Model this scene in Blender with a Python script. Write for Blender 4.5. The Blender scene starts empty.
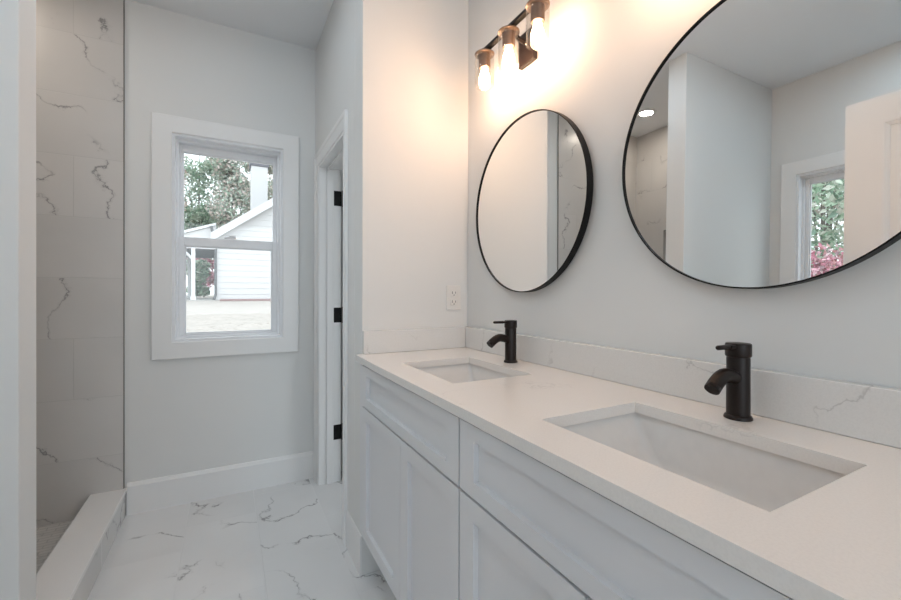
import bpy, bmesh, math, random
import numpy as np
from mathutils import Vector, Matrix, Euler

S = bpy.context.scene
COL = S.collection
R = math.radians

# ------------------------------------------------------------------ camera
cam_d = bpy.data.cameras.new('camera')
cam = bpy.data.objects.new('camera', cam_d)
COL.objects.link(cam)
cam_d.sensor_fit = 'HORIZONTAL'
cam_d.sensor_width = 36.0
cam_d.lens = 36.0 * 414.28 / 901.0
cam_d.shift_y = -6.5 / 901.0
cam_d.clip_start = 0.02
cam_d.clip_end = 300
cam.location = (0, 0, 1.15)
cam.rotation_euler = (Matrix.Rotation(R(-28.24), 3, 'Z') @ Matrix.Rotation(R(90 - 0.16), 3, 'X')
                      @ Matrix.Rotation(R(0.135), 3, 'Z')).to_euler()
S.camera = cam

# ------------------------------------------------------------------ world
w = bpy.data.worlds.new('overcast_sky')
S.world = w
w.use_nodes = True
nt = w.node_tree
nt.nodes.clear()
wo = nt.nodes.new('ShaderNodeOutputWorld')
bg = nt.nodes.new('ShaderNodeBackground')
bg.inputs[0].default_value = (0.88, 0.95, 1.0, 1)
bg.inputs[1].default_value = 1.7
nt.links.new(bg.outputs[0], wo.inputs[0])


def area(name, loc, rot, sx, sy, power, col):
    d = bpy.data.lights.new(name, 'AREA')
    d.shape = 'RECTANGLE'
    d.size, d.size_y, d.energy, d.color = sx, sy, power, col
    o = bpy.data.objects.new(name, d)
    o.location, o.rotation_euler = loc, rot
    COL.objects.link(o)
    return o


# added fill light behind the camera, tinted like daylight, at the rear opening
area('added_fill_rear', (-0.2, -2.95, 1.55), (R(90), 0, 0), 2.0, 1.6, 9, (0.76, 0.89, 1.0))

S.view_settings.view_transform = 'Standard'
S.view_settings.look = 'None'
S.view_settings.gamma = 1
S.view_settings.use_curve_mapping = False
S.view_settings.exposure = 0.52
BULB = 54.0
FILL_LIGHT = 64.0  # strength of the fill lights added over the aisle and left side

# ------------------------------------------------------------------ node helpers


class NB:
    def __init__(self, name):
        self.m = bpy.data.materials.new(name)
        self.m.use_nodes = True
        self.t = self.m.node_tree
        self.t.nodes.clear()
        self.out = self.t.nodes.new('ShaderNodeOutputMaterial')

    def n(self, typ, **kw):
        x = self.t.nodes.new(typ)
        for k, v in kw.items():
            setattr(x, k, v)
        return x

    def l(self, a, b):
        self.t.links.new(a, b)

    def val(self, sock, v):
        if isinstance(v, bpy.types.NodeSocket):
            self.l(v, sock)
        else:
            sock.default_value = v

    def math(self, op, a, b=0.0, c=None, clamp=False):
        x = self.n('ShaderNodeMath', operation=op)
        x.use_clamp = clamp
        self.val(x.inputs[0], a)
        self.val(x.inputs[1], b)
        if c is not None:
            self.val(x.inputs[2], c)
        return x.outputs[0]

    def rng(self, v, a, b, c=0.0, d=1.0):
        x = self.n('ShaderNodeMapRange', interpolation_type='SMOOTHSTEP')
        self.val(x.inputs['Value'], v)
        for k, q in (('From Min', a), ('From Max', b), ('To Min', c), ('To Max', d)):
            self.val(x.inputs[k], q)
        return x.outputs['Result']

    def noise(self, vec, scale, detail=2.0, rough=0.5, dist=0.0):
        x = self.n('ShaderNodeTexNoise')
        if vec is not None:
            self.l(vec, x.inputs['Vector'])
        x.inputs['Scale'].default_value = scale
        x.inputs['Detail'].default_value = detail
        x.inputs['Roughness'].default_value = rough
        x.inputs['Distortion'].default_value = dist
        return x.outputs['Fac'] if 'Fac' in x.outputs else x.outputs[0]

    def mix(self, f, a, b):
        x = self.n('ShaderNodeMix', data_type='RGBA')
        self.val(x.inputs[0], f)
        self.val(x.inputs[6], a)
        self.val(x.inputs[7], b)
        return x.outputs[2]

    def pos(self):
        return self.n('ShaderNodeNewGeometry').outputs['Position']

    def bsdf(self, col, rough=0.5, metal=0.0, spec=0.5, normal=None, coat=0.0):
        b = self.n('ShaderNodeBsdfPrincipled')
        self.val(b.inputs['Base Color'], col)
        self.val(b.inputs['Roughness'], rough)
        b.inputs['Metallic'].default_value = metal
        b.inputs['Specular IOR Level'].default_value = spec
        b.inputs['Coat Weight'].default_value = coat
        if normal is not None:
            self.l(normal, b.inputs['Normal'])
        self.l(b.outputs[0], self.out.inputs[0])
        return b

    def bump(self, h, strength=0.1, dist=0.002):
        x = self.n('ShaderNodeBump')
        x.inputs['Strength'].default_value = strength
        x.inputs['Distance'].default_value = dist
        self.l(h, x.inputs['Height'])
        return x.outputs[0]


def c4(c):
    return (c[0], c[1], c[2], 1.0)


def paint(name, col, rough=0.5, tex=0.0, spec=0.4):
    b = NB(name)
    p = b.pos()
    f = b.noise(p, 3.0, 3)
    col2 = tuple(min(1, x * 1.02) for x in col)
    col1 = tuple(x * 0.985 for x in col)
    cc = b.mix(f, c4(col1), c4(col2))
    nrm = b.bump(b.noise(p, 260, 2), tex, 0.001) if tex > 0 else None
    b.bsdf(cc, rough, 0, spec, nrm)
    return b.m


def plain(name, col, rough=0.4, metal=0.0, spec=0.5, coat=0.0):
    b = NB(name)
    f = b.noise(b.pos(), 40.0, 2)
    cc = b.mix(f, c4(tuple(x * 0.96 for x in col)), c4(tuple(min(1, x * 1.04) for x in col)))
    b.bsdf(cc, rough, metal, spec, None, coat)
    return b.m


def emit(name, col, strength):
    b = NB(name)
    e = b.n('ShaderNodeEmission')
    e.inputs[0].default_value = c4(col)
    e.inputs[1].default_value = strength
    b.l(e.outputs[0], b.out.inputs[0])
    return b.m


def thin_glass(name, tint=(0.97, 0.985, 0.98), refl=1.0):
    b = NB(name)
    tr = b.n('ShaderNodeBsdfTransparent')
    tr.inputs[0].default_value = c4(tint)
    gl = b.n('ShaderNodeBsdfGlossy')
    gl.inputs['Roughness'].default_value = 0.0
    lw = b.n('ShaderNodeLayerWeight')
    f5 = b.math('POWER', lw.outputs['Facing'], 4.0)
    f = b.math('MULTIPLY', b.math('MULTIPLY_ADD', f5, 0.7, 0.04), refl, clamp=True)
    mx = b.n('ShaderNodeMixShader')
    b.l(f, mx.inputs[0])
    b.l(tr.outputs[0], mx.inputs[1])
    b.l(gl.outputs[0], mx.inputs[2])
    b.l(mx.outputs[0], b.out.inputs[0])
    return b.m


def veins(b, p, scale, width, amt, cover=(0.5, 0.62), soft=0.25):
    """thin crisp marble veins that come and go; returns a 0..1 mask"""
    sp = b.n('ShaderNodeVectorMath', operation='DOT_PRODUCT')
    b.l(p, sp.inputs[0])
    sp.inputs[1].default_value = (0.58, 0.50, 0.64)
    lo = b.noise(p, scale * 0.9, 2.0, 0.5)
    hi = b.noise(p, scale * 6.0, 4.0, 0.65)
    t = b.math('MULTIPLY', sp.outputs['Value'], scale * 1.5)
    t = b.math('ADD', t, b.math('MULTIPLY', lo, 3.2))
    t = b.math('ADD', t, b.math('MULTIPLY', hi, 0.55))
    d = b.math('ABSOLUTE', b.math('SUBTRACT', b.math('FRACT', t), 0.5))
    n1b = b.noise(p, scale * 5.0, 3.0, 0.6)
    wv = b.math('MULTIPLY', b.rng(n1b, 0.35, 0.75), width * 5.0)
    wv = b.math('ADD', wv, width * 0.5)
    line = b.math('SUBTRACT', 1.0, b.rng(d, 0.0, wv))
    mask = b.rng(b.noise(p, scale * 1.3 + 0.6, 2.0, 0.5), cover[0], cover[1])
    halo = b.math('SUBTRACT', 1.0, b.rng(d, 0.0, width * 7.0))
    a = b.math('MULTIPLY', line, mask)
    h = b.math('MULTIPLY', b.math('MULTIPLY', halo, mask), soft)
    return b.math('MULTIPLY', b.math('MAXIMUM', a, h), amt, clamp=True)


def marble_tile(name, ua, va, tu, tv, ou, ov, stag, gw, base, vein, grout, rough, amt=0.75,
                scale=1.7, width=0.012, cover=(0.5, 0.62), swap_rows=False, seed=0.0):
    b = NB(name)
    pp = b.pos()
    sp = b.n('ShaderNodeSeparateXYZ')
    b.l(pp, sp.inputs[0])
    u, v = sp.outputs[ua], sp.outputs[va]
    vr = b.math('DIVIDE', b.math('SUBTRACT', v, ov), tv)
    row = b.math('FLOOR', vr)
    fv = b.math('MULTIPLY', b.math('SUBTRACT', vr, row), tv)
    ur = b.math('DIVIDE', b.math('SUBTRACT', u, b.math('ADD', b.math('MULTIPLY', row, stag), ou)), tu)
    colm = b.math('FLOOR', ur)
    fu = b.math('MULTIPLY', b.math('SUBTRACT', ur, colm), tu)
    e = b.math('MINIMUM', b.math('MINIMUM', fu, b.math('SUBTRACT', tu, fu)),
               b.math('MINIMUM', fv, b.math('SUBTRACT', tv, fv)))
    gm = b.math('SUBTRACT', 1.0, b.rng(e, gw * 0.35, gw * 0.75))
    cid = b.n('ShaderNodeCombineXYZ')
    b.l(row, cid.inputs[0])
    b.l(colm, cid.inputs[1])
    cid.inputs[2].default_value = seed
    wn = b.n('ShaderNodeTexWhiteNoise', noise_dimensions='3D')
    b.l(cid.outputs[0], wn.inputs['Vector'])
    sc = b.n('ShaderNodeVectorMath', operation='SCALE')
    b.l(wn.outputs['Color'], sc.inputs[0])
    sc.inputs['Scale'].default_value = 17.0
    ad = b.n('ShaderNodeVectorMath', operation='ADD')
    b.l(pp, ad.inputs[0])
    b.l(sc.outputs[0], ad.inputs[1])
    vm = veins(b, ad.outputs[0], scale, width, amt, cover)
    cloud = b.noise(ad.outputs[0], 2.2, 3.0)
    base2 = tuple(x * 0.94 for x in base)
    cc = b.mix(b.rng(cloud, 0.35, 0.75), c4(base), c4(base2))
    tone = b.math('MULTIPLY_ADD', wn.outputs['Value'], 0.035, 0.965)
    hs = b.n('ShaderNodeMix', data_type='RGBA', blend_type='MULTIPLY')
    hs.inputs[0].default_value = 1.0
    b.l(cc, hs.inputs[6])
    b.l(tone, hs.inputs[7])
    cc = b.mix(vm, hs.outputs[2], c4(vein))
    cc = b.mix(gm, cc, c4(grout))
    rg = b.math('MULTIPLY_ADD', gm, 0.4, rough)
    nrm = b.bump(b.math('SUBTRACT', 1.0, gm), 0.4, 0.0015)
    b.bsdf(cc, rg, 0, 0.5, nrm)
    return b.m


def quartz(name, base, vein, rough, amt=0.5, scale=1.1, width=0.006, cover=(0.52, 0.6), speck=0.03):
    b = NB(name)
    p = b.pos()
    vm = veins(b, p, scale, width, amt, cover, 0.18)
    sp = b.noise(p, 300.0, 2.0)
    base2 = tuple(x * (1 - speck) for x in base)
    cc = b.mix(b.rng(sp, 0.4, 0.65), c4(base), c4(base2))
    cc = b.mix(vm, cc, c4(vein))
    b.bsdf(cc, rough, 0, 0.5)
    return b.m


M = {}
M['wall'] = paint('wall_paint', (0.765, 0.77, 0.76), 0.65, 0.06, 0.3)
M['ceiling'] = paint('ceiling_paint', (0.86, 0.87, 0.88), 0.8, 0.05, 0.2)
M['trim'] = paint('trim_paint', (0.84, 0.84, 0.835), 0.38, 0, 0.5)
M['cabinet'] = paint('cabinet_paint', (0.74, 0.75, 0.77), 0.4, 0, 0.5)
M['cabinet_in'] = paint('cabinet_gap', (0.30, 0.30, 0.31), 0.7)
M['vinyl'] = plain('window_vinyl', (0.83, 0.84, 0.86), 0.35)
M['black'] = plain('matte_black_metal', (0.004, 0.004, 0.004), 0.42, 0.0, 0.22)
M['bronze'] = plain('dark_bronze_metal', (0.015, 0.0095, 0.008), 0.38, 0.1, 0.3)
M['socket'] = plain('brown_bronze_socket', (0.15, 0.105, 0.08), 0.35, 0.6, 0.5)
M['edge'] = plain('dark_edge_metal', (0.24, 0.23, 0.215), 0.4, 0.6)
M['porcelain'] = plain('white_porcelain', (0.80, 0.79, 0.775), 0.12, 0, 0.5, 0.3)
M['chrome'] = plain('brushed_drain_metal', (0.05, 0.05, 0.05), 0.3, 0.9)
M['plastic'] = plain('white_plastic', (0.80, 0.78, 0.75), 0.35)
M['slot'] = plain('outlet_slot_dark', (0.06, 0.06, 0.06), 0.6)
M['lampwhite'] = plain('lamp_trim_white', (0.82, 0.82, 0.81), 0.5)
M['quartz'] = quartz('white_quartz', (0.83, 0.805, 0.775), (0.52, 0.51, 0.50), 0.22, 0.35, 1.6, 0.004)
M['splash'] = quartz('white_quartz_veined', (0.78, 0.775, 0.76), (0.45, 0.44, 0.43), 0.25, 0.55, 2.2, 0.006, (0.47, 0.56))
M['curbtop'] = quartz('white_curb_quartz', (0.82, 0.81, 0.80), (0.6, 0.6, 0.6), 0.25, 0.1)
VEIN = (0.20, 0.195, 0.20)
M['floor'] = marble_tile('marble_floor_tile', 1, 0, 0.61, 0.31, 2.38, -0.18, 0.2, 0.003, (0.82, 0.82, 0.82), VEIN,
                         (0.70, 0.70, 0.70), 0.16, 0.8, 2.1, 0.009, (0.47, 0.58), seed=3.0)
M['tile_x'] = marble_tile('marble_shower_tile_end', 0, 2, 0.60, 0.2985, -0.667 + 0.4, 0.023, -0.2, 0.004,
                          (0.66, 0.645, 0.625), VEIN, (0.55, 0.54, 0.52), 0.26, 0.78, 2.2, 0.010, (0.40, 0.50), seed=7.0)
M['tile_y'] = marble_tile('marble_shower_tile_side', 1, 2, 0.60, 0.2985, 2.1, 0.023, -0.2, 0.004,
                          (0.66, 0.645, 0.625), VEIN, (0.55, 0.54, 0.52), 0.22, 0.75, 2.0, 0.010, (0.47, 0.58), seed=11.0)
M['curbside'] = marble_tile('marble_curb_tile', 1, 2, 0.60, 0.3, 2.2, -0.1, 0.0, 0.003,
                            (0.72, 0.72, 0.715), VEIN, (0.6, 0.6, 0.6), 0.2, 0.7, 3.0, 0.012, (0.42, 0.54), seed=5.0)
M['mosaic'] = marble_tile('marble_mosaic_tile', 0, 1, 0.075, 0.025, 0.0, 0.0, 0.0375, 0.003,
                          (0.62, 0.60, 0.57), (0.3, 0.29, 0.28), (0.45, 0.44, 0.42), 0.3, 0.6, 5.0, 0.03, (0.4, 0.55))
M['niche'] = marble_tile('grey_niche_mosaic', 1, 2, 0.05, 0.025, 0.0, 0.0, 0.025, 0.003,
                         (0.36, 0.36, 0.36), (0.2, 0.2, 0.2), (0.45, 0.44, 0.42), 0.3, 0.5, 5.0, 0.03, (0.4, 0.55))
M['glass'] = thin_glass('window_glass', (0.97, 0.985, 0.985), 0.6)
M['shade'] = thin_glass('clear_shade_glass', (0.975, 0.97, 0.96), 0.9)
M['bulb'] = emit('glowing_bulb', (1.0, 0.62, 0.38), BULB)
M['lamp'] = emit('glowing_downlight', (1.0, 0.88, 0.76), 80.0)
M['fill_side'] = emit('added_fill_side', (0.66, 0.86, 1.0), FILL_LIGHT * 1.7)  # bluish glow of the fill light added to brighten the left side
M['fill_aisle'] = emit('added_fill_aisle', (0.74, 0.88, 1.0), FILL_LIGHT)  # glow of the two unseen fill lights added over the aisle
bm_ = NB('silvered_mirror')
bm_.bsdf((0.90, 0.91, 0.905, 1), 0.0, 1.0)
M['mirror'] = bm_.m

# ------------------------------------------------------------------ mesh helpers


def box(bm, x0, x1, y0, y1, z0, z1, bev=0.0, seg=2):
    vs = [bm.verts.new((x, y, z)) for x in (x0, x1) for y in (y0, y1) for z in (z0, z1)]
    q = [(0, 1, 3, 2), (4, 6, 7, 5), (0, 4, 5, 1), (2, 3, 7, 6), (0, 2, 6, 4), (1, 5, 7, 3)]
    fs = [bm.faces.new([vs[i] for i in f]) for f in q]
    if bev > 0:
        es = list({e for f in fs for e in f.edges})
        bmesh.ops.bevel(bm, geom=es, offset=bev, segments=seg, profile=0.5, affect='EDGES')
    return bm


def grid_plate(bm, xs, ys, holes, z0, z1, perm=(0, 1, 2)):
    """slab in the plane of xs,ys with rectangular cells left open; perm maps (u,v,w) to xyz axes"""
    V = {}

    def v(i, j, k):
        if (i, j, k) not in V:
            p = [0, 0, 0]
            p[perm[0]], p[perm[1]], p[perm[2]] = xs[i], ys[j], (z0, z1)[k]
            V[(i, j, k)] = bm.verts.new(p)
        return V[(i, j, k)]
    nx, ny = len(xs) - 1, len(ys) - 1
    solid = lambda i, j: 0 <= i < nx and 0 <= j < ny and (i, j) not in holes
    for i in range(nx):
        for j in range(ny):
            if not solid(i, j):
                continue
            bm.faces.new([v(i, j, 1), v(i + 1, j, 1), v(i + 1, j + 1, 1), v(i, j + 1, 1)])
            bm.faces.new([v(i, j, 0), v(i, j + 1, 0), v(i + 1, j + 1, 0), v(i + 1, j, 0)])
            for (di, dj, a, c) in ((-1, 0, (0, 0), (0, 1)), (1, 0, (1, 1), (1, 0)), (0, -1, (1, 0), (0, 0)), (0, 1, (0, 1), (1, 1))):
                if not solid(i + di, j + dj):
                    A, Cc = (i + a[0], j + a[1]), (i + c[0], j + c[1])
                    bm.faces.new([v(*A, 0), v(*A, 1), v(*Cc, 1), v(*Cc, 0)])
    return bm


def lathe(bm, prof, c=(0, 0, 0), axis='z', n=32, cap=True):
    """surface of revolution; prof = list of (r, h)"""
    rings = []
    for r, h in prof:
        ring = []
        for k in range(n):
            a = 2 * math.pi * k / n
            x, y = r * math.cos(a), r * math.sin(a)
            p = {'z': (x, y, h), 'x': (h, x, y), 'y': (y, h, x)}[axis]
            ring.append(bm.verts.new((p[0] + c[0], p[1] + c[1], p[2] + c[2])))
        rings.append(ring)
    for a, b in zip(rings, rings[1:]):
        for k in range(n):
            bm.faces.new([a[k], a[(k + 1) % n], b[(k + 1) % n], b[k]])
    if cap:
        bm.faces.new(list(reversed(rings[0])))
        bm.faces.new(rings[-1])
    return bm


def tube(bm, pts, rad, n=16, cap=True):
    """round tube along pts; rad a number or list"""
    pts = [Vector(p) for p in pts]
    rads = rad if isinstance(rad, (list, tuple)) else [rad] * len(pts)
    rings = []
    ref = None
    for i, p in enumerate(pts):
        d = (pts[min(i + 1, len(pts) - 1)] - pts[max(i - 1, 0)]).normalized()
        if ref is None:
            ref = Vector((0, 0, 1)) if abs(d.z) < 0.9 else Vector((1, 0, 0))
        a = d.cross(ref).normalized()
        b = d.cross(a).normalized()
        rings.append([bm.verts.new(p + (a * math.cos(t) + b * math.sin(t)) * rads[i])
                      for t in (2 * math.pi * k / n for k in range(n))])
    for a, b in zip(rings, rings[1:]):
        for k in range(n):
            bm.faces.new([a[k], a[(k + 1) % n], b[(k + 1) % n], b[k]])
    if cap:
        bm.faces.new(rings[0])
        bm.faces.new(list(reversed(rings[-1])))
    return bm


def sweep(bm, path, prof, closed=False):
    """prof: list of (offset outward, height along normal); path: list of (point, out_dir, normal) with mitred out_dir"""
    rings = []
    for p, o, nrm in path:
        p, o, nrm = Vector(p), Vector(o), Vector(nrm)
        rings.append([bm.verts.new(p + o * a + nrm * h) for a, h in prof])
    m = len(prof)
    seq = list(zip(rings, rings[1:])) + ([(rings[-1], rings[0])] if closed else [])
    for a, b in seq:
        for k in range(m):
            bm.faces.new([a[k], a[(k + 1) % m], b[(k + 1) % m], b[k]])
    if not closed:
        bm.faces.new(rings[0])
        bm.faces.new(list(reversed(rings[-1])))
    return bm


def root_of(o):
    while o.parent:
        o = o.parent
    return o


def obj(name, bm, mat, parent=None, smooth=False, local=False, angle=35):
    bmesh.ops.remove_doubles(bm, verts=bm.verts, dist=1e-6)
    bmesh.ops.recalc_face_normals(bm, faces=bm.faces)
    if parent is not None and not local:
        off = root_of(parent).location
        bmesh.ops.translate(bm, verts=bm.verts, vec=-off)
    me = bpy.data.meshes.new(name)
    if smooth:
        lim = R(angle)
        for f in bm.faces:
            f.smooth = True
        for e in bm.edges:
            if len(e.link_faces) == 2 and e.calc_face_angle(0) > lim:
                e.smooth = False
    bm.to_mesh(me)
    bm.free()
    o = bpy.data.objects.new(name, me)
    me.materials.append(mat)
    COL.objects.link(o)
    if parent is not None:
        o.parent = parent
    return o


def B():
    return bmesh.new()


def thing(name, label, cat, loc=(0, 0, 0), group=None, rz=0.0):
    o = bpy.data.objects.new(name, None)
    o.empty_display_size = 0.05
    COL.objects.link(o)
    o.location = loc
    o.rotation_euler = (0, 0, rz)
    tag(o, label, cat, group)
    return o


def tag(o, label, cat, group=None, kind=None):
    o['label'] = label
    o['category'] = cat
    if group:
        o['group'] = group
    if kind:
        o['kind'] = kind
    return o


def struct(name, bm, mat, label=None, cat=None, **kw):
    o = obj(name, bm, mat, **kw)
    if o.parent is None:
        o['kind'] = 'structure'
        if label:
            o['label'], o['category'] = label, cat
    return o


def sempty(name, label, cat, loc):
    o = bpy.data.objects.new(name, None)
    o.empty_display_size = 0.05
    COL.objects.link(o)
    o.location = loc
    o['kind'] = 'structure'
    o['label'], o['category'] = label, cat
    return o


def dup(root, loc, label):
    r = root.copy()
    COL.objects.link(r)
    r.location = loc
    r['label'] = label
    for ch in list(root.children):
        c = ch.copy()
        COL.objects.link(c)
        c.parent = r
        for g in list(ch.children):
            d = g.copy()
            COL.objects.link(d)
            d.parent = c
    return r


# ------------------------------------------------------------------ dimensions
XL, XR = -1.47, 0.975          # left wall, mirror wall
YB, YF = -3.0, 2.67            # bedroom rear wall, window wall
YE = 1.645                      # wall at the far end of the vanity
XC = 0.478                     # closet wall face
ZC = 2.653                     # ceiling
PX, PY0, PY1 = -0.515, 1.592, 1.712   # shower partition
CT = 0.90                      # countertop height

# ------------------------------------------------------------------ shell
b = B()
box(b, XL - .12, 1.75, YB - .12, YF + .14, -0.15, 0.0)
struct('floor', b, M['floor'], 'white marble look floor tiles with grey veins', 'floor')
b = B()
box(b, XL - .12, 1.75, YB - .12, YF + .14, ZC, ZC + .15)
struct('ceiling', b, M['ceiling'], 'plain white painted ceiling', 'ceiling')
# window wall
WX0, WX1, WZ0, WZ1 = -0.264, 0.288, 0.88, 2.0
b = B()
grid_plate(b, [XL, WX0, WX1, 1.6], [0, WZ0, WZ1, ZC], {(1, 1)}, YF, YF + .14, (0, 2, 1))
struct('wall_far', b, M['wall'], 'pale grey end wall around the window', 'wall')
# left wall with the second window
LY0, LY1 = 0.878, 1.43
b = B()
grid_plate(b, [YB, LY0, LY1, YF + .14], [0, WZ0, WZ1, ZC], {(1, 1)}, XL - .12, XL, (1, 2, 0))
struct('wall_left', b, M['wall'], 'pale grey side wall with a window seen in the big mirror', 'wall')
b = B()
box(b, XR, XR + .12, YB, YE + .115, 0, ZC)
struct('wall_right', b, M['wall'], 'long grey wall carrying the round mirrors', 'wall')
b = B()
box(b, XC, XR, YE, YE + .115, 0, ZC, 0.002, 1)
struct('wall_vanity_end', b, M['wall'], 'cream lit wall at the far end of the vanity', 'wall')
# closet wall, with its door opening
DY0, DY1, DZ = 1.945, 2.55, 1.907
b = B()
grid_plate(b, [YE + .115, DY0, DY1, YF], [0, DZ, ZC], {(1, 0)}, XC, XC + .128, (1, 2, 0))
struct('wall_closet', b, M['wall'], 'narrow pale wall holding the closet doorway', 'wall')
b = B()
box(b, 1.50, 1.60, YE + .115, YF, 0, ZC)
struct('wall_closet_back', b, M['wall'])
# shower partition
b = B()
box(b, XL, PX, PY0, PY1, 0, ZC, 0.002, 1)
struct('wall_partition', b, M['wall'], 'pale partition beside the shower, its end towards the vanity', 'wall')
# stub wall holding the entry door
b = B()
box(b, XL, -0.545, -0.06, 0.05, 0, ZC)
struct('wall_entry', b, M['wall'])
b = B()
grid_plate(b, [XL, -1.2, 0.8, XR], [0, 0.75, 2.35, ZC], {(1, 1)}, YB - .12, YB, (0, 2, 1))
struct('wall_rear', b, M['wall'])

# shower tile lining (12 mm proud of the drywall)
b = B()
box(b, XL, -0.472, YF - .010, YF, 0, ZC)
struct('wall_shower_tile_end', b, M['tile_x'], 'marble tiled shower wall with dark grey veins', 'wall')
# tiled side wall with a niche
NY0, NY1, NZ0, NZ1 = 2.02, 2.37, 1.25, 1.745
b = B()
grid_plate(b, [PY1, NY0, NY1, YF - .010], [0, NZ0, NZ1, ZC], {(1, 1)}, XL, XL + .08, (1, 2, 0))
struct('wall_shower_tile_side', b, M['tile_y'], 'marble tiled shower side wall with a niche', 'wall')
b = B()
box(b, XL, XL + .008, NY0, NY1, NZ0, NZ1)
struct('wall_shower_niche', b, M['niche'], 'grey mosaic back of the shower niche', 'niche')
b = B()
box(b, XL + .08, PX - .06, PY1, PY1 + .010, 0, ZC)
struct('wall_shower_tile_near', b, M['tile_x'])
b = B()
box(b, XL + .08, -0.603, PY1 + .010, YF - .010, 0, 0.03)
struct('floor_shower', b, M['mosaic'], 'small mosaic tiles on the shower floor', 'floor')
b = B()
box(b, -0.472, -0.468, YF - .0115, YF, 0.14, ZC, 0.0005, 1)
struct('trim_1', b, M['edge'], 'thin dark metal strip along the shower tile edge', 'trim')

# shower curb
cb = thing('shower_curb', 'long low white topped curb along the shower opening', 'curb', (-0.53, 2.2, 0))
b = B()
box(b, -0.596, -0.462, PY1, YF - .010, 0, 0.122)
obj('curb_body', b, M['curbside'], cb)
b = B()
box(b, -0.603, -0.457, PY1, YF - .0105, 0.122, 0.14, 0.002, 2)
t = obj('curb_cap', b, M['curbtop'], cb)
t['label'] = 'smooth white cap'

# baseboards
BPROF = [(0, 0), (0.015, 0), (0.015, 0.145), (0.012, 0.150), (0.008, 0.160), (0.0, 0.163)]


def baseboard(name, pts, nrm, label=None, t=1.0):
    """straight skirting between two floor points; nrm = direction into the room"""
    bm = B()
    a, c = pts
    sweep(bm, [((a[0], a[1], 0), nrm, (0, 0, 1)), ((c[0], c[1], 0), nrm, (0, 0, 1))], [(a_ * t, h_) for a_, h_ in BPROF])
    return struct(name, bm, M['trim'], label, 'baseboard' if label else None)


baseboard('baseboard_far', ((-0.457, YF), (XC - .0005, YF)), (0, -1, 0), 'white baseboard under the window')
baseboard('baseboard_closet', ((XC, YE), (XC, 1.875)), (-1, 0, 0), 'short white baseboard at the wall end by the vanity', .45)
baseboard('baseboard_closet_far', ((XC, 2.62), (XC, YF - .0155)), (-1, 0, 0))
baseboard('baseboard_left', ((XL, 0.05), (XL, PY0)), (1, 0, 0))
baseboard('baseboard_partition', ((XL + .0155, PY0), (PX, PY0)), (0, -1, 0))
baseboard('baseboard_partition_end', ((PX, PY0 - .015), (PX, PY1)), (1, 0, 0))

# ------------------------------------------------------------------ window builder (local frame: u across, n into the room)


def window(name, label, c, u, n, halfw, z0, z1, depth=.14, fixed=False):
    """c = centre of the opening on the wall face, u = unit along wall, n = unit into the room"""
    c, u, n = Vector(c), Vector(u), Vector(n)
    root = sempty(name, label, 'window', tuple(c))
    Z = Vector((0, 0, 1))

    def P(a, d, z):
        q = c + u * a + n * d
        return (q.x, q.y, z)

    def pbox(bm, a0, a1, d0, d1, zz0, zz1, bev=0.0015):
        p, q = P(a0, d0, zz0), P(a1, d1, zz1)
        box(bm, min(p[0], q[0]), max(p[0], q[0]), min(p[1], q[1]), max(p[1], q[1]), zz0, zz1, bev, 1)

    def rect_ring(bm, a0, a1, zz0, zz1, prof):
        """mitred frame; prof = (outward offset, depth toward the room)"""
        pts = []
        for a, z, o in ((a0, zz0, -u - Z), (a1, zz0, u - Z), (a1, zz1, u + Z), (a0, zz1, -u + Z)):
            pts.append((P(a, 0, z), o, n))
        sweep(bm, pts, prof, True)
    # flat casing boards round the opening
    bm = B()
    cz = 0.091
    rect_ring(bm, -halfw, halfw, z0, z1, [(0, 0.0), (0, .019), (.003, .021), (cz - .004, .021), (cz, .018), (cz, 0)])
    obj('casing', bm, M['trim'], root)
    # jamb liner / vinyl frame
    bm = B()
    rect_ring(bm, -halfw, halfw, z0, z1, [(0, .012), (-.013, .012), (-.013, -.03), (-.026, -.03), (-.026, -.115), (0, -.115)])
    fr = obj('window_frame', bm, M['vinyl'], root)
    zm = z0 + (z1 - z0) * 0.485
    iw = halfw - .026
    # upper sash (outer track)
    def sash(nm, a, s0, s1, d, st, rb, rt, lab):
        bm = B()
        # frame of the sash as stiles and rails in one mesh
        pbox(bm, -a, -a + st, d - .03, d, s0, s1)
        pbox(bm, a - st, a, d - .03, d, s0, s1)
        pbox(bm, -a + st, a - st, d - .03, d - .0005, s0, s0 + rb)
        pbox(bm, -a + st, a - st, d - .03, d - .0005, s1 - rt, s1)
        # glazing bead
        sh = obj(nm, bm, M['vinyl'], root)
        bm = B()
        for (x0, x1, y0, y1) in ((-a + st, -a + st + .006, s0 + rb, s1 - rt), (a - st - .006, a - st, s0 + rb, s1 - rt),
                                 (-a + st + .006, a - st - .006, s0 + rb, s0 + rb + .006), (-a + st + .006, a - st - .006, s1 - rt - .006, s1 - rt)):
            pbox(bm, x0, x1, d - .02, d - .008, y0, y1, 0.001)
        obj('glazing_bead', bm, M['vinyl'], sh)
        bm = B()
        pbox(bm, -a + st, a - st, d - .0185, d - .0155, s0 + rb, s1 - rt, 0)
        g = obj('pane', bm, M['glass'], sh)
        g['label'] = 'clear glass pane'
        return sh
    if fixed:
        sash('fixed_sash', iw, z0 + .026, z1 - .026, -.046, .020, .03, .034, '')
        return root
    us = sash('upper_sash', iw, zm - .01, z1 - .026, -.080, .014, .034, .04, '')
    ls = sash('lower_sash', iw, z0 + .026, zm + .03, -.046, .027, .011, .049, '')
    bm = B()
    pbox(bm, -.03, .03, -.046, -.032, zm + .03, zm + .042, .003)
    pbox(bm, -.008, .03, -.040, -.030, zm + .042, zm + .050, .003)
    obj('sash_lock', bm, M['vinyl'], ls)
    return root


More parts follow.
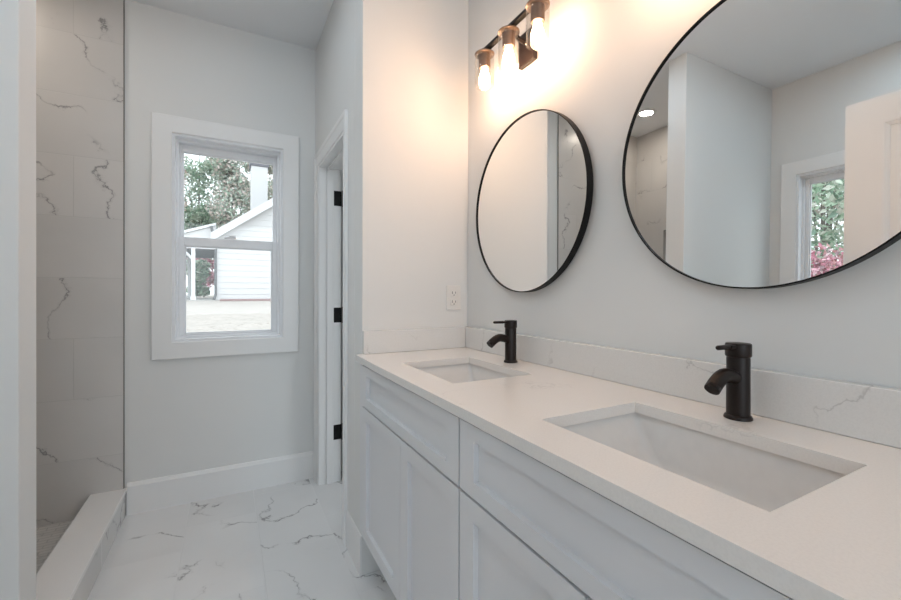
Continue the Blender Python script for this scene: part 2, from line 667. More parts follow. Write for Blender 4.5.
window('window_1', 'white sash window looking out at the white house', ((WX0 + WX1) / 2, YF, 0), (1, 0, 0), (0, -1, 0),
       (WX1 - WX0) / 2, WZ0, WZ1)
window('window_2', 'white single pane window on the side wall, seen in the large mirror', (XL, (LY0 + LY1) / 2, 0), (0, 1, 0), (1, 0, 0),
       (LY1 - LY0) / 2, WZ0, WZ1, .12, True)

# ------------------------------------------------------------------ closet doorway
CASE = [(0, 0), (0, .005), (.010, .007), (.014, .0055), (.024, .007), (.044, .0105), (.049, .0155), (.064, .017), (.070, .014), (.070, 0)]
b = B()
N_ = Vector((-1, 0, 0))
sweep(b, [((XC, DY0, 0), (0, -1, 0), N_), ((XC, DY0, DZ), (0, -1, 1), N_), ((XC, DY1, DZ), (0, 1, 1), N_), ((XC, DY1, 0), (0, 1, 0), N_)], CASE)
struct('trim_2', b, M['trim'], 'white moulded casing around the closet doorway', 'trim')
b = B()
for (y0, y1, z0, z1) in ((DY0, DY0 + .016, 0, DZ), (DY1 - .016, DY1, 0, DZ), (DY0 + .016, DY1 - .016, DZ - .016, DZ)):
    box(b, XC - .002, XC + .129, y0, y1, z0, z1, .001, 1)
for (y0, y1, z0, z1) in ((DY0 + .016, DY0 + .026, 0, DZ - .016), (DY1 - .026, DY1 - .016, 0, DZ - .016), (DY0 + .026, DY1 - .026, DZ - .026, DZ - .016)):
    box(b, XC + .042, XC + .080, y0, y1, z0, z1, .001, 1)
struct('trim_3', b, M['trim'], 'white door jamb lining inside the closet doorway', 'trim')

# closet door standing open into the closet, hinged on the far jamb
d1 = sempty('door_1', 'white closet door opened inward on black hinges', 'door', (XC + .136, DY1 - .018, 0))
hx, hy = XC + .136, DY1 - .020


def door_leaf(bm, L, T, z0, z1, panels, st=.11):
    """leaf in local x (0..L), thickness in y (0..T), panel fields pressed in on both faces"""
    xs = [0, st, L - st, L]
    zs = [z0]
    for p0, p1 in panels:
        zs += [p0, p1]
    zs.append(z1)
    holes = {(1, 2 * k + 1) for k in range(len(panels))}
    grid_plate(bm, xs, zs, holes, 0, T, (0, 2, 1))
    for p0, p1 in panels:
        box(bm, st, L - st, .012, T - .012, p0, p1)
        for ya, s in ((0, 1), (T, -1)):
            # ogee sticking sloping from the face down to the panel
            c = [(st, p0, 1, 1), (L - st, p0, -1, 1), (L - st, p1, -1, -1), (st, p1, 1, -1)]
            path = [((x, ya, z), (dx, 0, dz), (0, s, 0)) for x, z, dx, dz in c]
            sweep(bm, path, [(0, .0), (0, .012), (.022, .012), (.020, .008), (.010, .004), (.006, .001)], True)


b = B()
door_leaf(b, DY1 - DY0 - .04, .035, .012, DZ - .02, [(.20, .80), (.92, DZ - .14)], .085)
bmesh.ops.translate(b, verts=b.verts, vec=(hx + .012, hy - .036, 0))
obj('door_leaf', b, M['trim'], d1)
for z in (1.716, 1.011, .302):
    b = B()
    box(b, XC + .084, XC + .129, hy + .0025, hy + .006, z - .045, z + .045, .001, 1)
    tube(b, [(hx + .001, hy + .001, z - .045), (hx + .001, hy + .001, z + .045)], .0065, 12)
    tube(b, [(hx + .001, hy + .001, z - .049), (hx + .001, hy + .001, z - .045)], .005, 12)
    tube(b, [(hx + .001, hy + .001, z + .045), (hx + .001, hy + .001, z + .05)], .005, 12)
    h = obj('hinge', b, M['black'], d1, True)
    h['label'] = 'black butt hinge on the jamb'
b = B()
tube(b, [(hx + .36, hy - .036, .95), (hx + .36, hy - .09, .95)], .008, 12)
lathe(b, [(.005, 0), (.028, .002), (.028, .008), (.01, .01)], (hx + .36, hy - .046, .95), 'y', 20)
lathe(b, [(.012, -.03), (.026, -.022), (.028, -.01), (.02, 0), (.008, .004)], (hx + .36, hy - .085, .95), 'y', 20)
obj('door_handle', b, M['black'], d1, True)

# entry door standing open, mirrored in the big mirror
d2 = sempty('door_2', 'cream panelled door standing open, seen at the edge of the large mirror', 'door', (-0.5, 0.07, 0))
b = B()
door_leaf(b, 0.765, .035, .012, 2.01, [(.22, .82), (.98, 1.90)], .12)
bmesh.ops.rotate(b, verts=b.verts, cent=(0, 0, 0), matrix=Matrix.Rotation(R(90), 3, 'Z'))
bmesh.ops.translate(b, verts=b.verts, vec=(-0.5, 0.07, 0))
obj('door_leaf', b, M['trim'], d2)
for z in (1.80, 1.05, .25):
    b = B()
    tube(b, [(-0.497, 0.063, z - .045), (-0.497, 0.063, z + .045)], .0065, 12)
    box(b, -0.530, -0.500, 0.066, 0.0695, z - .045, z + .045, .001, 1)
    obj('hinge', b, M['black'], d2, True)
b = B()
for s, x in ((1, -0.5), (-1, -0.535)):
    lathe(b, [(.006, 0), (.03, .0), (.03, .008), (.011, .011), (.011, .04)], (x, 0.77, .95), 'x', 20) if s > 0 else \
        lathe(b, [(.006, 0), (.03, .0), (.03, -.008), (.011, -.011), (.011, -.04)], (x, 0.77, .95), 'x', 20)
    box(b, x + s * .04 - .006, x + s * .04 + .006, 0.66, 0.782, .94, .96, .004, 2)
obj('door_handle', b, M['black'], d2, True)

# ------------------------------------------------------------------ vanity cabinets
CF = 0.458     # face of doors and drawer fronts
FT = .020


def shaker(y0, y1, z0, z1, st, rl, rec=.013):
    """shaker front on plane x=CF, facing -x"""
    bm = B()
    grid_plate(bm, [y0, y0 + st, y1 - st, y1], [z0, z0 + rl, z1 - rl, z1], {(1, 1)}, CF, CF + FT, (1, 2, 0))
    es = [e for e in bm.edges if all(abs(v.co.x - CF) < 1e-6 for v in e.verts) and
          (len(e.link_faces) == 2 and abs(e.calc_face_angle(0)) > 1)]
    bmesh.ops.bevel(bm, geom=es, offset=.0018, segments=2, affect='EDGES')
    box(bm, CF + rec, CF + FT - .002, y0 + st, y1 - st, z0 + rl, z1 - rl)
    return bm


def vanity(y0, y1, ym, label):
    root = thing('vanity_cabinet', label, 'cabinet', (0.7, (y0 + y1) / 2, 0), 'white vanity cabinets under the countertop')
    bm = B()
    # carcass: sides, bottom, back, front rails, toe kick
    x0, x1 = CF + FT + .002, XR - .003
    for a, c in ((y0, y0 + .018), (y1 - .018, y1)):
        box(bm, x0, x1, a, c, 0.19, .8755)
    box(bm, x0, x1, y0 + .018, y1 - .018, .19, .208)
    box(bm, x1 - .008, x1, y0 + .018, y1 - .018, .208, .8755)
    box(bm, x0, x0 + .019, y0 + .018, y1 - .018, .69, .72)
    box(bm, x0, x0 + .019, y0 + .018, y1 - .018, .845, .8755)
    box(bm, x0, x0 + .019, ym - .02, ym + .02, .208, .69)
    obj('carcass', bm, M['cabinet_in'], root)
    bm = B()
    box(bm, .562, .580, y0, y1, 0, .19)
    box(bm, .580, x1, y0, y0 + .018, 0, .19)
    box(bm, .580, x1, y1 - .018, y1, 0, .19)
    obj('toe_kick', bm, M['cabinet'], root)
    g = .0025
    obj('drawer', shaker(y0 + g, y1 - g, .713, .867, .058, .034), M['cabinet'], root)
    obj('door', shaker(y0 + g, ym - g / 2, .204, .706, .057, .044), M['cabinet'], root)
    obj('door', shaker(ym + g / 2, y1 - g, .204, .706, .057, .044), M['cabinet'], root)
    return root


vanity(0.8105, 1.580, 1.172, 'white shaker vanity cabinet at the far end, beside the closet wall')
vanity(0.040, 0.8085, 0.436, 'white shaker vanity cabinet nearest the camera, under the larger near sink')
# filler strip between the far cabinet and the end wall
b = B()
box(b, CF + .012, CF + .03, 1.581, YE - .0005, .19, .8755)
tag(obj('filler_strip', b, M['cabinet']), 'narrow white filler strip between far cabinet and wall', 'filler')

# ------------------------------------------------------------------ countertop with two openings
SX0, SX1 = 0.545, 0.820
S1, S2 = (0.995, 1.374), (0.243, 0.634)
FY1, FY2 = 1.206, 0.456
b = B()
grid_plate(b, [.445, SX0, SX1, XR - .001], [0.02, S2[0], S2[1], S1[0], S1[1], YE - .001], {(1, 1), (1, 3)}, CT - .0235, CT)
es = [e for e in b.edges if len(e.link_faces) == 2 and e.calc_face_angle(0) > 1 and all(abs(v.co.z - CT) < 1e-6 for v in e.verts)]
bmesh.ops.bevel(b, geom=es, offset=.0012, segments=2, affect='EDGES')
for v in b.verts:
    if v.co.x < .448 and v.co.y > 1.6:
        v.co.x += .006
tag(obj('countertop', b, M['quartz']), 'long white quartz countertop with two sink openings', 'countertop')
b = B()
box(b, .951, XR - .001, 0.02, YE - .001, CT + .0005, CT + .093, .0012, 1)
tag(obj('backsplash', b, M['splash']), 'low veined quartz backsplash strip along the mirror wall', 'backsplash')
b = B()
box(b, XC + .001, .9505, YE - .0205, YE - .001, CT + .0005, CT + .093, .0012, 1)
tag(obj('side_splash', b, M['splash']), 'short quartz splash strip on the cream end wall', 'backsplash')

# ------------------------------------------------------------------ sinks


def sink(ys, label):
    y0, y1 = ys
    cx, cy = (SX0 + SX1) / 2, (y0 + y1) / 2
    hx0, hy0 = (SX1 - SX0) / 2 + .009, (y1 - y0) / 2 + .009
    root = thing('sink', label, 'sink', (cx, cy, CT - .17), 'undermount sinks')
    bm = B()
    N = 12

    def loop(hx_, hy_, r, z, dx=0.0):
        pts = []
        for (sx, sy, a0) in ((1, 1, 0), (-1, 1, 90), (-1, -1, 180), (1, -1, 270)):
            for k in range(N + 1):
                a = R(a0 + 90 * k / N)
                pts.append(bm.verts.new((cx + dx + sx * (hx_ - r) + r * math.cos(a), cy + sy * (hy_ - r) + r * math.sin(a), z)))
        return pts
    zt = CT - .0245
    L = [(hx0 + .022, hy0 + .022, .03, zt - .012), (hx0 + .022, hy0 + .022, .03, zt), (hx0, hy0, .012, zt), (hx0 - .002, hy0 - .003, .013, zt - .006),
         (hx0 - .006, hy0 - .018, .02, zt - .04), (hx0 - .012, hy0 - .040, .03, zt - .08), (hx0 - .022, hy0 - .066, .04, zt - .108),
         (hx0 - .040, hy0 - .095, .05, zt - .124), (hx0 - .075, hy0 - .13, .04, zt - .131), (.024, .024, .0239, zt - .136)]
    loops = [loop(*q) for q in L]
    # outer shell below the bowl
    Lo = [(.03, .03, .0299, zt - .150), (hx0 - .070, hy0 - .12, .05, zt - .145), (hx0 - .01, hy0 - .05, .05, zt - .115),
          (hx0 + .010, hy0 - .002, .03, zt - .03)]
    lo = [loop(*q) for q in Lo]
    seq = loops
    for a, c in zip(seq, seq[1:]):
        n = len(a)
        for k in range(n):
            bm.faces.new([a[k], a[(k + 1) % n], c[(k + 1) % n], c[k]])
    seq = [loops[-1]] + lo + [loops[0]]
    for a, c in zip(seq, seq[1:]):
        n = len(a)
        for k in range(n):
            bm.faces.new([a[k], a[(k + 1) % n], c[(k + 1) % n], c[k]])
    obj('basin', bm, M['porcelain'], root, True, angle=50)
    bm = B()
    lathe(bm, [(.004, -.002), (.019, .0), (.0225, .001), (.0235, -.003), (.0225, -.02), (.004, -.02)], (cx, cy, zt - .134), 'z', 32)
    obj('drain', bm, M['chrome'], root, True)
    return root


sink(S1, 'white rectangular undermount sink in the far half of the counter')
sink(S2, 'white rectangular undermount sink in the near half of the counter')

# ------------------------------------------------------------------ faucets


def faucet(y, label, x):
    root = thing('faucet', label, 'faucet', (x, y, CT), 'single hole black faucets')
    bm = B()
    lathe(bm, [(.0245, 0.0004), (.0245, .004), (.0230, .007), (.0204, .009), (.0202, .120), (.0196, .123)], (x, y, CT), 'z', 40)
    obj('body', bm, M['bronze'], root, True)
    bm = B()
    pts = []
    rad = []
    # spout: out of the body, level, then bending down toward the bowl
    for k in range(13):
        s = k / 12
        px = x - .012 - .078 * s
        pz = CT + .083 + .008 * math.sin(min(1, s * 1.6) * math.pi / 2) - .024 * max(0, (s - .42) / .58) ** 1.7
        pts.append((px, y, pz))
        rad.append(.0138)
    # cut the mouth square to the tube by leaving the last ring where the tangent points
    tube(bm, pts, rad, 24, False)
    # rolled mouth
    d = (Vector(pts[-1]) - Vector(pts[-2])).normalized()
    e = Vector(pts[-1])
    tube(bm, [e, e + d * .001, e + d * .001, e - d * .015], [.0138, .0134, .0108, .0105], 24, True)
    obj('spout', bm, M['bronze'], root, True)
    bm = B()
    lathe(bm, [(.0198, .1225), (.0222, .1250), (.0226, .1265), (.0226, .147), (.0220, .1495), (.0203, .1503)], (x, y, CT), 'z', 40)
    cap = obj('handle_cap', bm, M['bronze'], root, True)
    bm = B()
    # flat blade merging into the cap, then a slim round lever
    box(bm, x - .036, x - .010, y - .008, y + .008, CT + .1405, CT + .1485, .003, 2)
    tube(bm, [(x - .034, y, CT + .1445), (x - .056, y, CT + .1447), (x - .071, y, CT + .1450), (x - .074, y, CT + .145)], [.0052, .0046, .0046, .0030], 14)
    obj('lever', bm, M['bronze'], cap, True)
    return root


faucet(FY1, 'matte black faucet behind the far sink, under the smaller looking mirror', .893)
faucet(FY2, 'dark bronze black faucet behind the near sink, under the largest looking mirror', .897)

# ------------------------------------------------------------------ round mirrors


def mirror(yc, zc, rad, label, rz, rx=0.0):
    root = thing('round_mirror', label, 'mirror', (.951, yc, zc), 'round black framed mirrors', 0)
    root.rotation_euler = Euler((0, rx, rz))
    n = 128
    bm = B()
    # frame: thin front lip, deep side; local x toward the wall
    lathe(bm, [(rad - .003, -.008), (rad - .0005, -.008), (rad, -.0075), (rad, .0165), (rad - .001, .0175), (rad - .0075, .0175), (rad - .0075, .006), (rad - .003, .004), (rad - .003, -.008)],
          (0, 0, 0), 'x', n, False)
    obj('frame', bm, M['black'], root, True, True)
    bm = B()
    lathe(bm, [(rad - .0032, -.003), (rad - .0032, .0035)], (0, 0, 0), 'x', n, True)
    g = obj('mirror_glass', bm, M['mirror'], root, False, True)
    g['label'] = 'silver mirror glass'
    return root


mirror(1.2125, 1.4735, .3225, 'black framed round mirror over the far sink, farther from the camera', R(-1.0))
mirror(0.458, 1.477, .3184, 'black framed round mirror over the near sink, cut off by the photo edge', R(-0.8), R(0.6))

# ------------------------------------------------------------------ vanity lights


def vanity_light(yc, label):
    X = 0.88
    dz = -.020
    root = thing('vanity_light', label, 'wall lamp', (XR, yc, 2.1), 'three bulb vanity lights')
    bm = B()
    box(bm, XR - .018, XR - .0005, yc - .045, yc + .045, 1.985, 2.105, .003, 2)
    obj('wall_plate', bm, M['bronze'], root)
    bm = B()
    tube(bm, [(XR - .017, yc, 2.060), (XR - .05, yc, 2.066), (X + .012, yc, 2.090), (X, yc, 2.093)], .0085, 14)
    obj('arm', bm, M['bronze'], root, True)
    bm = B()
    box(bm, X - .010, X + .010, yc - .172, yc + .172, 2.083, 2.097, .003, 2)
    obj('cross_bar', bm, M['black'], root)
    for k in (-1, 0, 1):
        y = yc + .157 * k
        bm = B()
        lathe(bm, [(.006, 2.102), (.034, 2.101), (.0385, 2.098), (.0385, 2.094), (.034, 2.092), (.0235, 2.091), (.0225, 2.088), (.0225, 2.046), (.0205, 2.042), (.012, 2.042)], (X, y, dz), 'z', 32)
        s = obj('socket', bm, M['socket'], root, True)
        bm = B()
        ro, ri = .0375, .0352
        lathe(bm, [(ri - .010, 2.0905), (ri, 2.086), (ri, 1.974), (ri + .0012, 1.972), (ro, 1.974), (ro, 2.089), (ro - .010, 2.0915)], (X, y, dz), 'z', 40, False)
        g = obj('glass_shade', bm, M['shade'], root, True)
        g['label'] = 'clear glass cylinder shade'
        bm = B()
        lathe(bm, [(.010, 2.043), (.0125, 2.038), (.0135, 2.030), (.018, 2.016), (.0215, 2.003), (.0215, 1.992), (.017, 1.980), (.009, 1.973), (.002, 1.971)], (X, y, dz), 'z', 28)
        l = obj('bulb', bm, M['bulb'], root, True)
        l['label'] = 'glowing warm bulb'
    return root


vl = vanity_light(1.205, 'three bulb vanity light with clear glass shades above the far mirror')
dup(vl, (XR, 0.455, 2.1), 'three bulb vanity light above the near mirror, out of the picture')

# ------------------------------------------------------------------ outlet
ol = thing('wall_outlet', 'white duplex outlet on the cream wall above the side splash', 'outlet', (.897, YE, 1.126))
b = B()
box(b, .861, .933, YE - .006, YE - .0003, 1.071, 1.181, .002, 2)
obj('cover_plate', b, M['plastic'], ol)
for z in (1.146, 1.106):
    b = B()
    box(b, .880, .914, YE - .0085, YE - .005, z - .0145, z + .0145, .003, 2)
    f = obj('receptacle', b, M['plastic'], ol)
    b = B()
    box(b, .888, .8905, YE - .0090, YE - .008, z - .003, z + .008)
    box(b, .9035, .906, YE - .0090, YE - .008, z - .002, z + .007)
    lathe(b, [(.001, -.0005), (.0026, 0), (.0026, .0008)], (.897, YE - .0090, z - .0085), 'y', 12)
    s = obj('slot', b, M['slot'], f)
    s['label'] = 'dark plug slots'
b = B()
lathe(b, [(.001, -.001), (.003, 0), (.003, .002)], (.897, YE - .0062, 1.126), 'y', 14)
obj('screw', b, M['plastic'], ol, True)

# ------------------------------------------------------------------ recessed shower light, and added unseen fill lights built alike
def downlight(x, y, label, mat):
    rl = thing('recessed_or_fill_light', label, 'ceiling light', (x, y, ZC), 'recessed ceiling lights')
    b = B()
    lathe(b, [(.050, -.002), (.054, -.006), (.076, -.004), (.078, 0.0), (.050, 0.0)], (x, y, ZC), 'z', 40, False)
    obj('trim_ring', b, M['lampwhite'], rl, True)
    b = B()
    lathe(b, [(.0495, -.0005), (.0495, -.0025)], (x, y, ZC), 'z', 40)
    l = obj('lens', b, mat, rl)
    l['label'] = 'glowing lens'


downlight(-1.023, 2.274, 'round glowing recessed light over the shower, seen in the large mirror', M['lamp'])
downlight(-0.12, 1.80, 'added unseen fill light over the aisle near the window, above the picture', M['fill_aisle'])
downlight(-0.12, 1.00, 'added unseen fill light over the middle of the aisle, above the picture', M['fill_aisle'])
downlight(-1.0, 0.70, 'added unseen bluish fill light behind the open entry door, out of the picture', M['fill_side'])

# ------------------------------------------------------------------ outdoors
rnd = np.random.default_rng(7)


def leafmat(name, cols, rough=0.6):
    b = NB(name)
    g = b.n('ShaderNodeNewGeometry')
    cr = b.n('ShaderNodeValToRGB')
    cr.color_ramp.interpolation = 'CONSTANT'
    els = cr.color_ramp.elements
    while len(els) < len(cols):
        els.new(0.5)
    for i, c in enumerate(cols):
        els[i].position = i / len(cols)
        els[i].color = c4(c)
    b.l(g.outputs['Random Per Island'], cr.inputs[0])
    b.bsdf(cr.outputs[0], rough, 0, 0.3)
    return b.m


M['leaf_green'] = leafmat('leaves_green', [(.34, .48, .35), (.44, .55, .42), (.52, .58, .48), (.24, .34, .27), (.60, .62, .54)])
M['leaf_autumn'] = leafmat('leaves_autumn', [(.60, .47, .41), (.66, .55, .46), (.70, .60, .55), (.50, .52, .44), (.62, .60, .56), (.36, .33, .31)])
M['leaf_mixed'] = leafmat('leaves_mixed', [(.44, .55, .44), (.64, .54, .49), (.52, .58, .50), (.68, .60, .56), (.34, .38, .34)])
M['leaf_red'] = leafmat('leaves_red', [(.62, .28, .35), (.70, .40, .47), (.55, .31, .31), (.72, .54, .57), (.38, .28, .30)])
M['bark'] = plain('tree_bark', (.16, .14, .125), .85)
b_ = NB('leaf_strewn_lawn')
p_ = b_.pos()
f1 = b_.noise(p_, 2.2, 4.0, 0.65)
f2 = b_.noise(p_, 9.0, 3.0, 0.6)
cc_ = b_.mix(b_.rng(f1, .35, .7), (.46, .42, .385, 1), (.53, .48, .44, 1))
cc_ = b_.mix(b_.rng(f2, .58, .66), cc_, (.30, .25, .21, 1))
b_.bsdf(cc_, .9, 0, .2)
M['lawn'] = b_.m
b_ = NB('white_lap_siding')
p_ = b_.pos()
sx_ = b_.n('ShaderNodeSeparateXYZ')
b_.l(p_, sx_.inputs[0])
b_.bsdf(b_.mix(b_.noise(p_, 3.0, 2), (.63, .63, .63, 1), (.67, .66, .66, 1)), .55, 0, .3)
M['siding'] = b_.m
M['ext_white'] = plain('white_exterior_trim', (.72, .73, .74), .5)
M['roof_shingle'] = plain('grey_roof_shingle', (.30, .29, .29), .9)
M['soffit'] = plain('grey_porch_soffit', (.16, .17, .18), .7)
M['gutter'] = plain('grey_gutter_metal', (.12, .125, .13), .5)
M['mulch'] = plain('reddish_mulch', (.30, .20, .19), .95)
M['capgrey'] = plain('grey_chimney_cap', (.16, .16, .18), .7)
M['concrete'] = plain('porch_concrete', (.45, .44, .42), .9)

# sloping lawn
G0, G1 = -0.35, 0.80


def gz(y):
    return G0 + (G1 - G0) * (min(max(y, 3.0), 20.0) - 3.0) / 17.0


b = B()
xs = [-45, -1.75, 2.0, 45]
ysl = [-12, 2.95, 3.0, 8, 14, 20, 70]
vv = {}
for i, x in enumerate(xs):
    for j, y in enumerate(ysl):
        vv[i, j] = b.verts.new((x, y, gz(y)))
for i in range(3):
    for j in range(6):
        if i == 1 and j == 0:
            continue          # the house stands here
        b.faces.new([vv[i, j], vv[i + 1, j], vv[i + 1, j + 1], vv[i, j + 1]])
o = struct('ground', b, M['lawn'], 'pale leaf strewn lawn sloping up to the white house', 'ground')
b = B()
box(b, XL - .12, 1.75, YB - .12, YF + .14, -0.6, -0.151)
struct('foundation_wall', b, M['concrete'])

# neighbouring house
HY, HX0, HX1, HZ0 = 20.0, -0.44, 9.0, 0.80
SL = (5.37 - 3.70) / (1.78 + 0.545)
hs = thing('white_house', 'white siding house with a gable and porch across the lawn', 'house', (4.0, 24.0, HZ0))


def roofz(x):
    return 3.62 + SL * (min(x, 2 * 4.28 - x) + 0.44)


b = B()
# lap siding courses on the front gable, each a wedge lapping the one below
zz = HZ0
while zz < 6.6:
    z1 = zz + 0.25
    xa, xb = HX0, HX1
    lim = (zz - 3.50) / SL - 0.44
    if lim > HX0:
        xa, xb = lim, 2 * 4.28 - lim
    if xb - xa < .3:
        break
    pts = [(HY + .0, zz), (HY + .018, z1), (HY + .10, z1), (HY + .10, zz)]
    ra = [b.verts.new((xa, y - .03, z)) for y, z in pts]
    rb = [b.verts.new((xb, y - .03, z)) for y, z in pts]
    for k in range(4):
        b.faces.new([ra[k], ra[(k + 1) % 4], rb[(k + 1) % 4], rb[k]])
    b.faces.new(ra)
    b.faces.new(list(reversed(rb)))
    zz = z1
obj('front_siding', b, M['siding'], hs)
b = B()
ring = [(HX0 + .02, HZ0), (HX1, HZ0), (HX1, 3.55), (4.28, 3.55 + SL * 4.72), (HX0 + .02, 3.55)]
fa = [b.verts.new((x, HY + .09, z)) for x, z in ring]
fb = [b.verts.new((x, HY + 9, z)) for x, z in ring]
b.faces.new(fa)
b.faces.new(list(reversed(fb)))
for k in range(5):
    b.faces.new([fa[k], fb[k], fb[(k + 1) % 5], fa[(k + 1) % 5]])
obj('house_wall', b, M['siding'], hs)
b = B()
for s in (1, -1):
    def X_(x):
        return x if s > 0 else 2 * 4.28 - x
    pr = [(-0.60, roofz(-0.60)), (4.28, roofz(4.28)), (4.28, roofz(4.28) + .10), (-0.60, roofz(-0.60) + .10)]
    a = [b.verts.new((X_(x), HY - .32, z)) for x, z in pr]
    c = [b.verts.new((X_(x), HY + 9.3, z)) for x, z in pr]
    for k in range(4):
        b.faces.new([a[k], a[(k + 1) % 4], c[(k + 1) % 4], c[k]])
    b.faces.new(a)
    b.faces.new(list(reversed(c)))
obj('roof', b, M['roof_shingle'], hs)
b = B()
for s in (1, -1):
    def X_(x):
        return x if s > 0 else 2 * 4.28 - x
    pr = [(-0.62, roofz(-0.62) - .26), (4.28, roofz(4.28) - .26), (4.28, roofz(4.28) + .09), (-0.62, roofz(-0.62) + .09)]
    a = [b.verts.new((X_(x), HY - .36, z)) for x, z in pr]
    c = [b.verts.new((X_(x), HY - .325, z)) for x, z in pr]
    for k in range(4):
        b.faces.new([a[k], a[(k + 1) % 4], c[(k + 1) % 4], c[k]])
    b.faces.new(a)
    b.faces.new(list(reversed(c)))
obj('rake_board', b, M['ext_white'], hs)
# porch on the left
b = B()
pr = [(-4.2, 2.22), (-0.45, 3.86), (-0.45, 3.98), (-4.2, 2.36)]
pr = [(-3.2, 2.93), (-0.45, 3.92), (-0.45, 4.02), (-3.2, 3.05)]
a = [b.verts.new((x, HY - .20, z)) for x, z in pr]
c = [b.verts.new((x, HY + 5.0, z)) for x, z in pr]
for k in range(4):
    b.faces.new([a[k], a[(k + 1) % 4], c[(k + 1) % 4], c[k]])
b.faces.new(a)
b.faces.new(list(reversed(c)))
obj('porch_roof', b, M['ext_white'], hs)
b = B()
box(b, -3.0, -.45, HY - .15, HY + .05, 2.93, 3.10)
f_ = obj('porch_beam', b, M['ext_white'], hs)
b = B()
box(b, -3.0, -.45, HY + .05, HY + 5, 2.90, 2.925)
obj('porch_ceiling', b, M['soffit'], hs)
b = B()
v0 = [b.verts.new(p) for p in ((-3.0, HY - .10, 3.101), (-.45, HY - .10, 3.101), (-.45, HY - .10, 3.90), (-3.0, HY - .10, 2.99))]
v1 = [b.verts.new(p) for p in ((-3.0, HY - .02, 3.101), (-.45, HY - .02, 3.101), (-.45, HY - .02, 3.90), (-3.0, HY - .02, 2.99))]
b.faces.new(v0)
b.faces.new(list(reversed(v1)))
for k in range(4):
    b.faces.new([v0[k], v1[k], v1[(k + 1) % 4], v0[(k + 1) % 4]])
obj('porch_gable', b, M['siding'], hs)
for x, y in ((-1.25, HY - .1), (-2.9, HY - .1), (-1.72, HY + 4.6)):
    b = B()
    box(b, x - .07, x + .07, y - .07, y + .07, HZ0, 2.935, .01, 1)
    box(b, x - .10, x + .10, y - .10, y + .10, HZ0, HZ0 + .16, .01, 1)
    p = obj('porch_post', b, M['ext_white'], hs)
    b = B()
    tube(b, [(x, y, 2.45), (x - .42, y, 2.93)], .05, 4)
    obj('brace', b, M['ext_white'], p)
b = B()
box(b, -3.1, HX0 - .02, HY - .25, HY + 5, HZ0 - .2, HZ0 + .02)
obj('porch_slab', b, M['concrete'], hs)
b = B()
tube(b, [(-.62, HY - .28, 3.86), (-.56, HY - .28, 3.62), (-.50, HY - .12, 3.40), (-.46, HY - .09, 3.20), (-.46, HY - .09, 1.0), (-.52, HY - .2, .84)], .05, 8)
obj('downspout', b, M['gutter'], hs)
b = B()
box(b, 1.04, 1.80, 23.3, 24.3, 3.9, 7.56)
ch = obj('chimney', b, M['siding'], hs)
b = B()
box(b, .98, 1.86, 23.24, 24.36, 7.56, 7.86, .02, 1)
obj('chimney_cap', b, M['capgrey'], ch)
b = B()
box(b, -.3, 8.8, HY - .62, HY - .04, HZ0 - .1, HZ0 + .05, .02, 1)
tag(obj('mulch_bed', b, M['mulch']), 'reddish planting bed along the foot of the house wall', 'garden bed')


def leaves_mesh(centres, radii, n, size):
    """n small folded leaves scattered through ellipsoid clumps -> verts, faces"""
    k = len(centres)
    cen = np.array(centres, float)
    rad = np.array(radii, float)
    idx = rnd.integers(0, k, n)
    d = rnd.normal(size=(n, 3))
    d /= np.linalg.norm(d, axis=1)[:, None]
    r = rnd.random(n) ** 0.45
    P = cen[idx] + d * r[:, None] * rad[idx]
    a = rnd.normal(size=(n, 3))
    a /= np.linalg.norm(a, axis=1)[:, None]
    t = rnd.normal(size=(n, 3))
    c = np.cross(a, t)
    c /= np.linalg.norm(c, axis=1)[:, None]
    nn = np.cross(a, c)
    s = size * (0.6 + 0.8 * rnd.random(n))[:, None]
    V = np.empty((n, 4, 3))
    V[:, 0] = P - a * s
    V[:, 1] = P + c * s * .55 + nn * s * .2
    V[:, 2] = P + a * s
    V[:, 3] = P - c * s * .55 + nn * s * .2
    F = np.arange(n * 4).reshape(n, 4)
    tri = np.concatenate([F[:, [0, 1, 2]], F[:, [0, 2, 3]]])
    return V.reshape(-1, 3), tri


def plant(name, label, cat, group, x, y, z0, h, r, mat, n, size, low=0.35, clumps=14, trunk=0.12):
    root = thing(name, label, cat, (x, y, z0), group)
    cs, rs = [], []
    for k in range(clumps):
        a = rnd.random() * 6.283
        q = rnd.random() ** .5
        zz = h * (low + (1 - low) * (0.08 + 0.84 * rnd.random()))
        ww = r * (1.0 - 0.55 * abs((zz / h - low) / (1 - low) - .4)) * .72
        cs.append((q * ww * math.cos(a), q * ww * math.sin(a), zz))
        e = r * (.30 + .22 * rnd.random())
        rs.append((e, e, e * .8))
    V, F = leaves_mesh(cs, rs, n, size)
    me = bpy.data.meshes.new('crown')
    me.from_pydata(V.tolist(), [], F.tolist())
    me.materials.append(mat)
    o = bpy.data.objects.new('crown' if cat == 'tree' else 'foliage', me)
    COL.objects.link(o)
    o.parent = root
    bm = B()
    top = h * (low + (1 - low) * .75)
    tube(bm, [(0, 0, -.1), (.02 * h * .3, 0, h * low * .6), (-.03 * h * .3, .02, h * low + .1), (.02, 0, top)], [trunk, trunk * .8, trunk * .6, trunk * .18], 8)
    for k in range(min(clumps, 9)):
        c = Vector(cs[k])
        st = Vector((0, 0, min(h * low * .8 + .1 * k * h * .08, c.z * .8)))
        mid = st.lerp(c, .5) + Vector((0, 0, -.06 * h * .2))
        tube(bm, [st, mid, c], [trunk * .4, trunk * .25, trunk * .08], 6)
    obj('trunk' if cat == 'tree' else 'stem', bm, M['bark'], root, False, True)
    return root


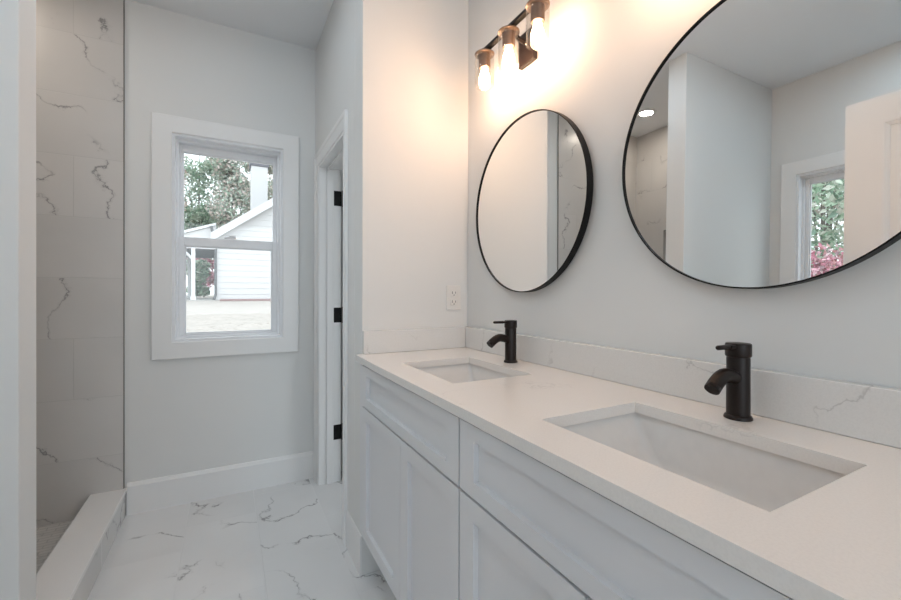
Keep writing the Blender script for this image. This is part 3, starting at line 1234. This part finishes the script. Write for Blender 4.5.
T = 'trees beyond the white house'
for (x, y, h, r, mt, lb) in (
        (-4.4, 33.5, 12.8, 2.0, 'leaf_autumn', 'pale rust coloured tree behind the porch, left in the window'),
        (0.3, 34.0, 12.3, 2.2, 'leaf_mixed', 'mixed green and pink tree behind the house, left of the chimney'),
        (5.0, 34, 12.5, 2.2, 'leaf_autumn', 'rusty autumn tree rising just right of the chimney'),
        (-2.0, 38.5, 14.5, 2.5, 'leaf_green', 'tall green tree farther back behind the porch roof'),
        (3.0, 40, 15.5, 2.6, 'leaf_mixed', 'tallest pale tree far behind the house roof'),
        (-6.6, 37, 14.0, 2.6, 'leaf_green', 'green tree at the far left beyond the porch'),
        (8.0, 38, 14.0, 2.8, 'leaf_mixed', 'mixed tree behind the right side of the house')):
    plant('broadleaf_tree', lb, 'tree', T, x, y, gz(y), h, r, M[mt], 11000, .115, .08, 28, .16)
U = 'shrubs beyond the porch'
for (x, y, h, r, mt, lb) in (
        (-3.1, 27.6, 4.0, 1.1, 'leaf_red', 'red leaved shrub seen over and under the porch roof'),
        (-1.35, 30.4, 4.1, 1.0, 'leaf_red', 'rosy red shrub close behind the porch corner'),
        (-1.6, 26.4, 2.0, .9, 'leaf_green', 'green bush seen between the porch post and wall'),
        (-5.6, 29.5, 4.4, 1.2, 'leaf_red', 'red leaved shrub left of the porch')):
    plant('garden_shrub', lb, 'shrub', U, x, y, gz(y), h, r, M[mt], 2200, .11, .12, 12, .05)
W_ = 'trees and bushes outside the side window'
for (x, y, h, r, mt, lb) in (
        (-7.6, 3.7, 6.5, 1.8, 'leaf_green', 'green tree outside the side window, seen in the large mirror'),
        (-11.5, 5.6, 8.0, 2.3, 'leaf_mixed', 'pale green tree farther outside the side window'),
        (-8.6, 0.3, 7.0, 1.6, 'leaf_mixed', 'mixed green tree left outside the side window'),
        (-15.5, 2.0, 9.5, 2.8, 'leaf_green', 'tall green tree in the back outside the side window'),
        (-4.9, 2.7, 2.25, .8, 'leaf_red', 'pink red bush low outside the side window, seen in the mirror'),
        (-5.3, 1.0, 2.2, .8, 'leaf_red', 'reddish bush hidden behind the open door in the mirror')):
    ct = 'tree' if h > 4 else 'shrub'
    plant('broadleaf_tree' if h > 4 else 'garden_shrub', lb, ct, W_, x, y, gz(y) if y > 3 else G0, h, r, M[mt], 14000 if h > 4 else 4500, .06 if h > 4 else .035, .08, 30 if h > 4 else 16, .10 if h > 4 else .03)
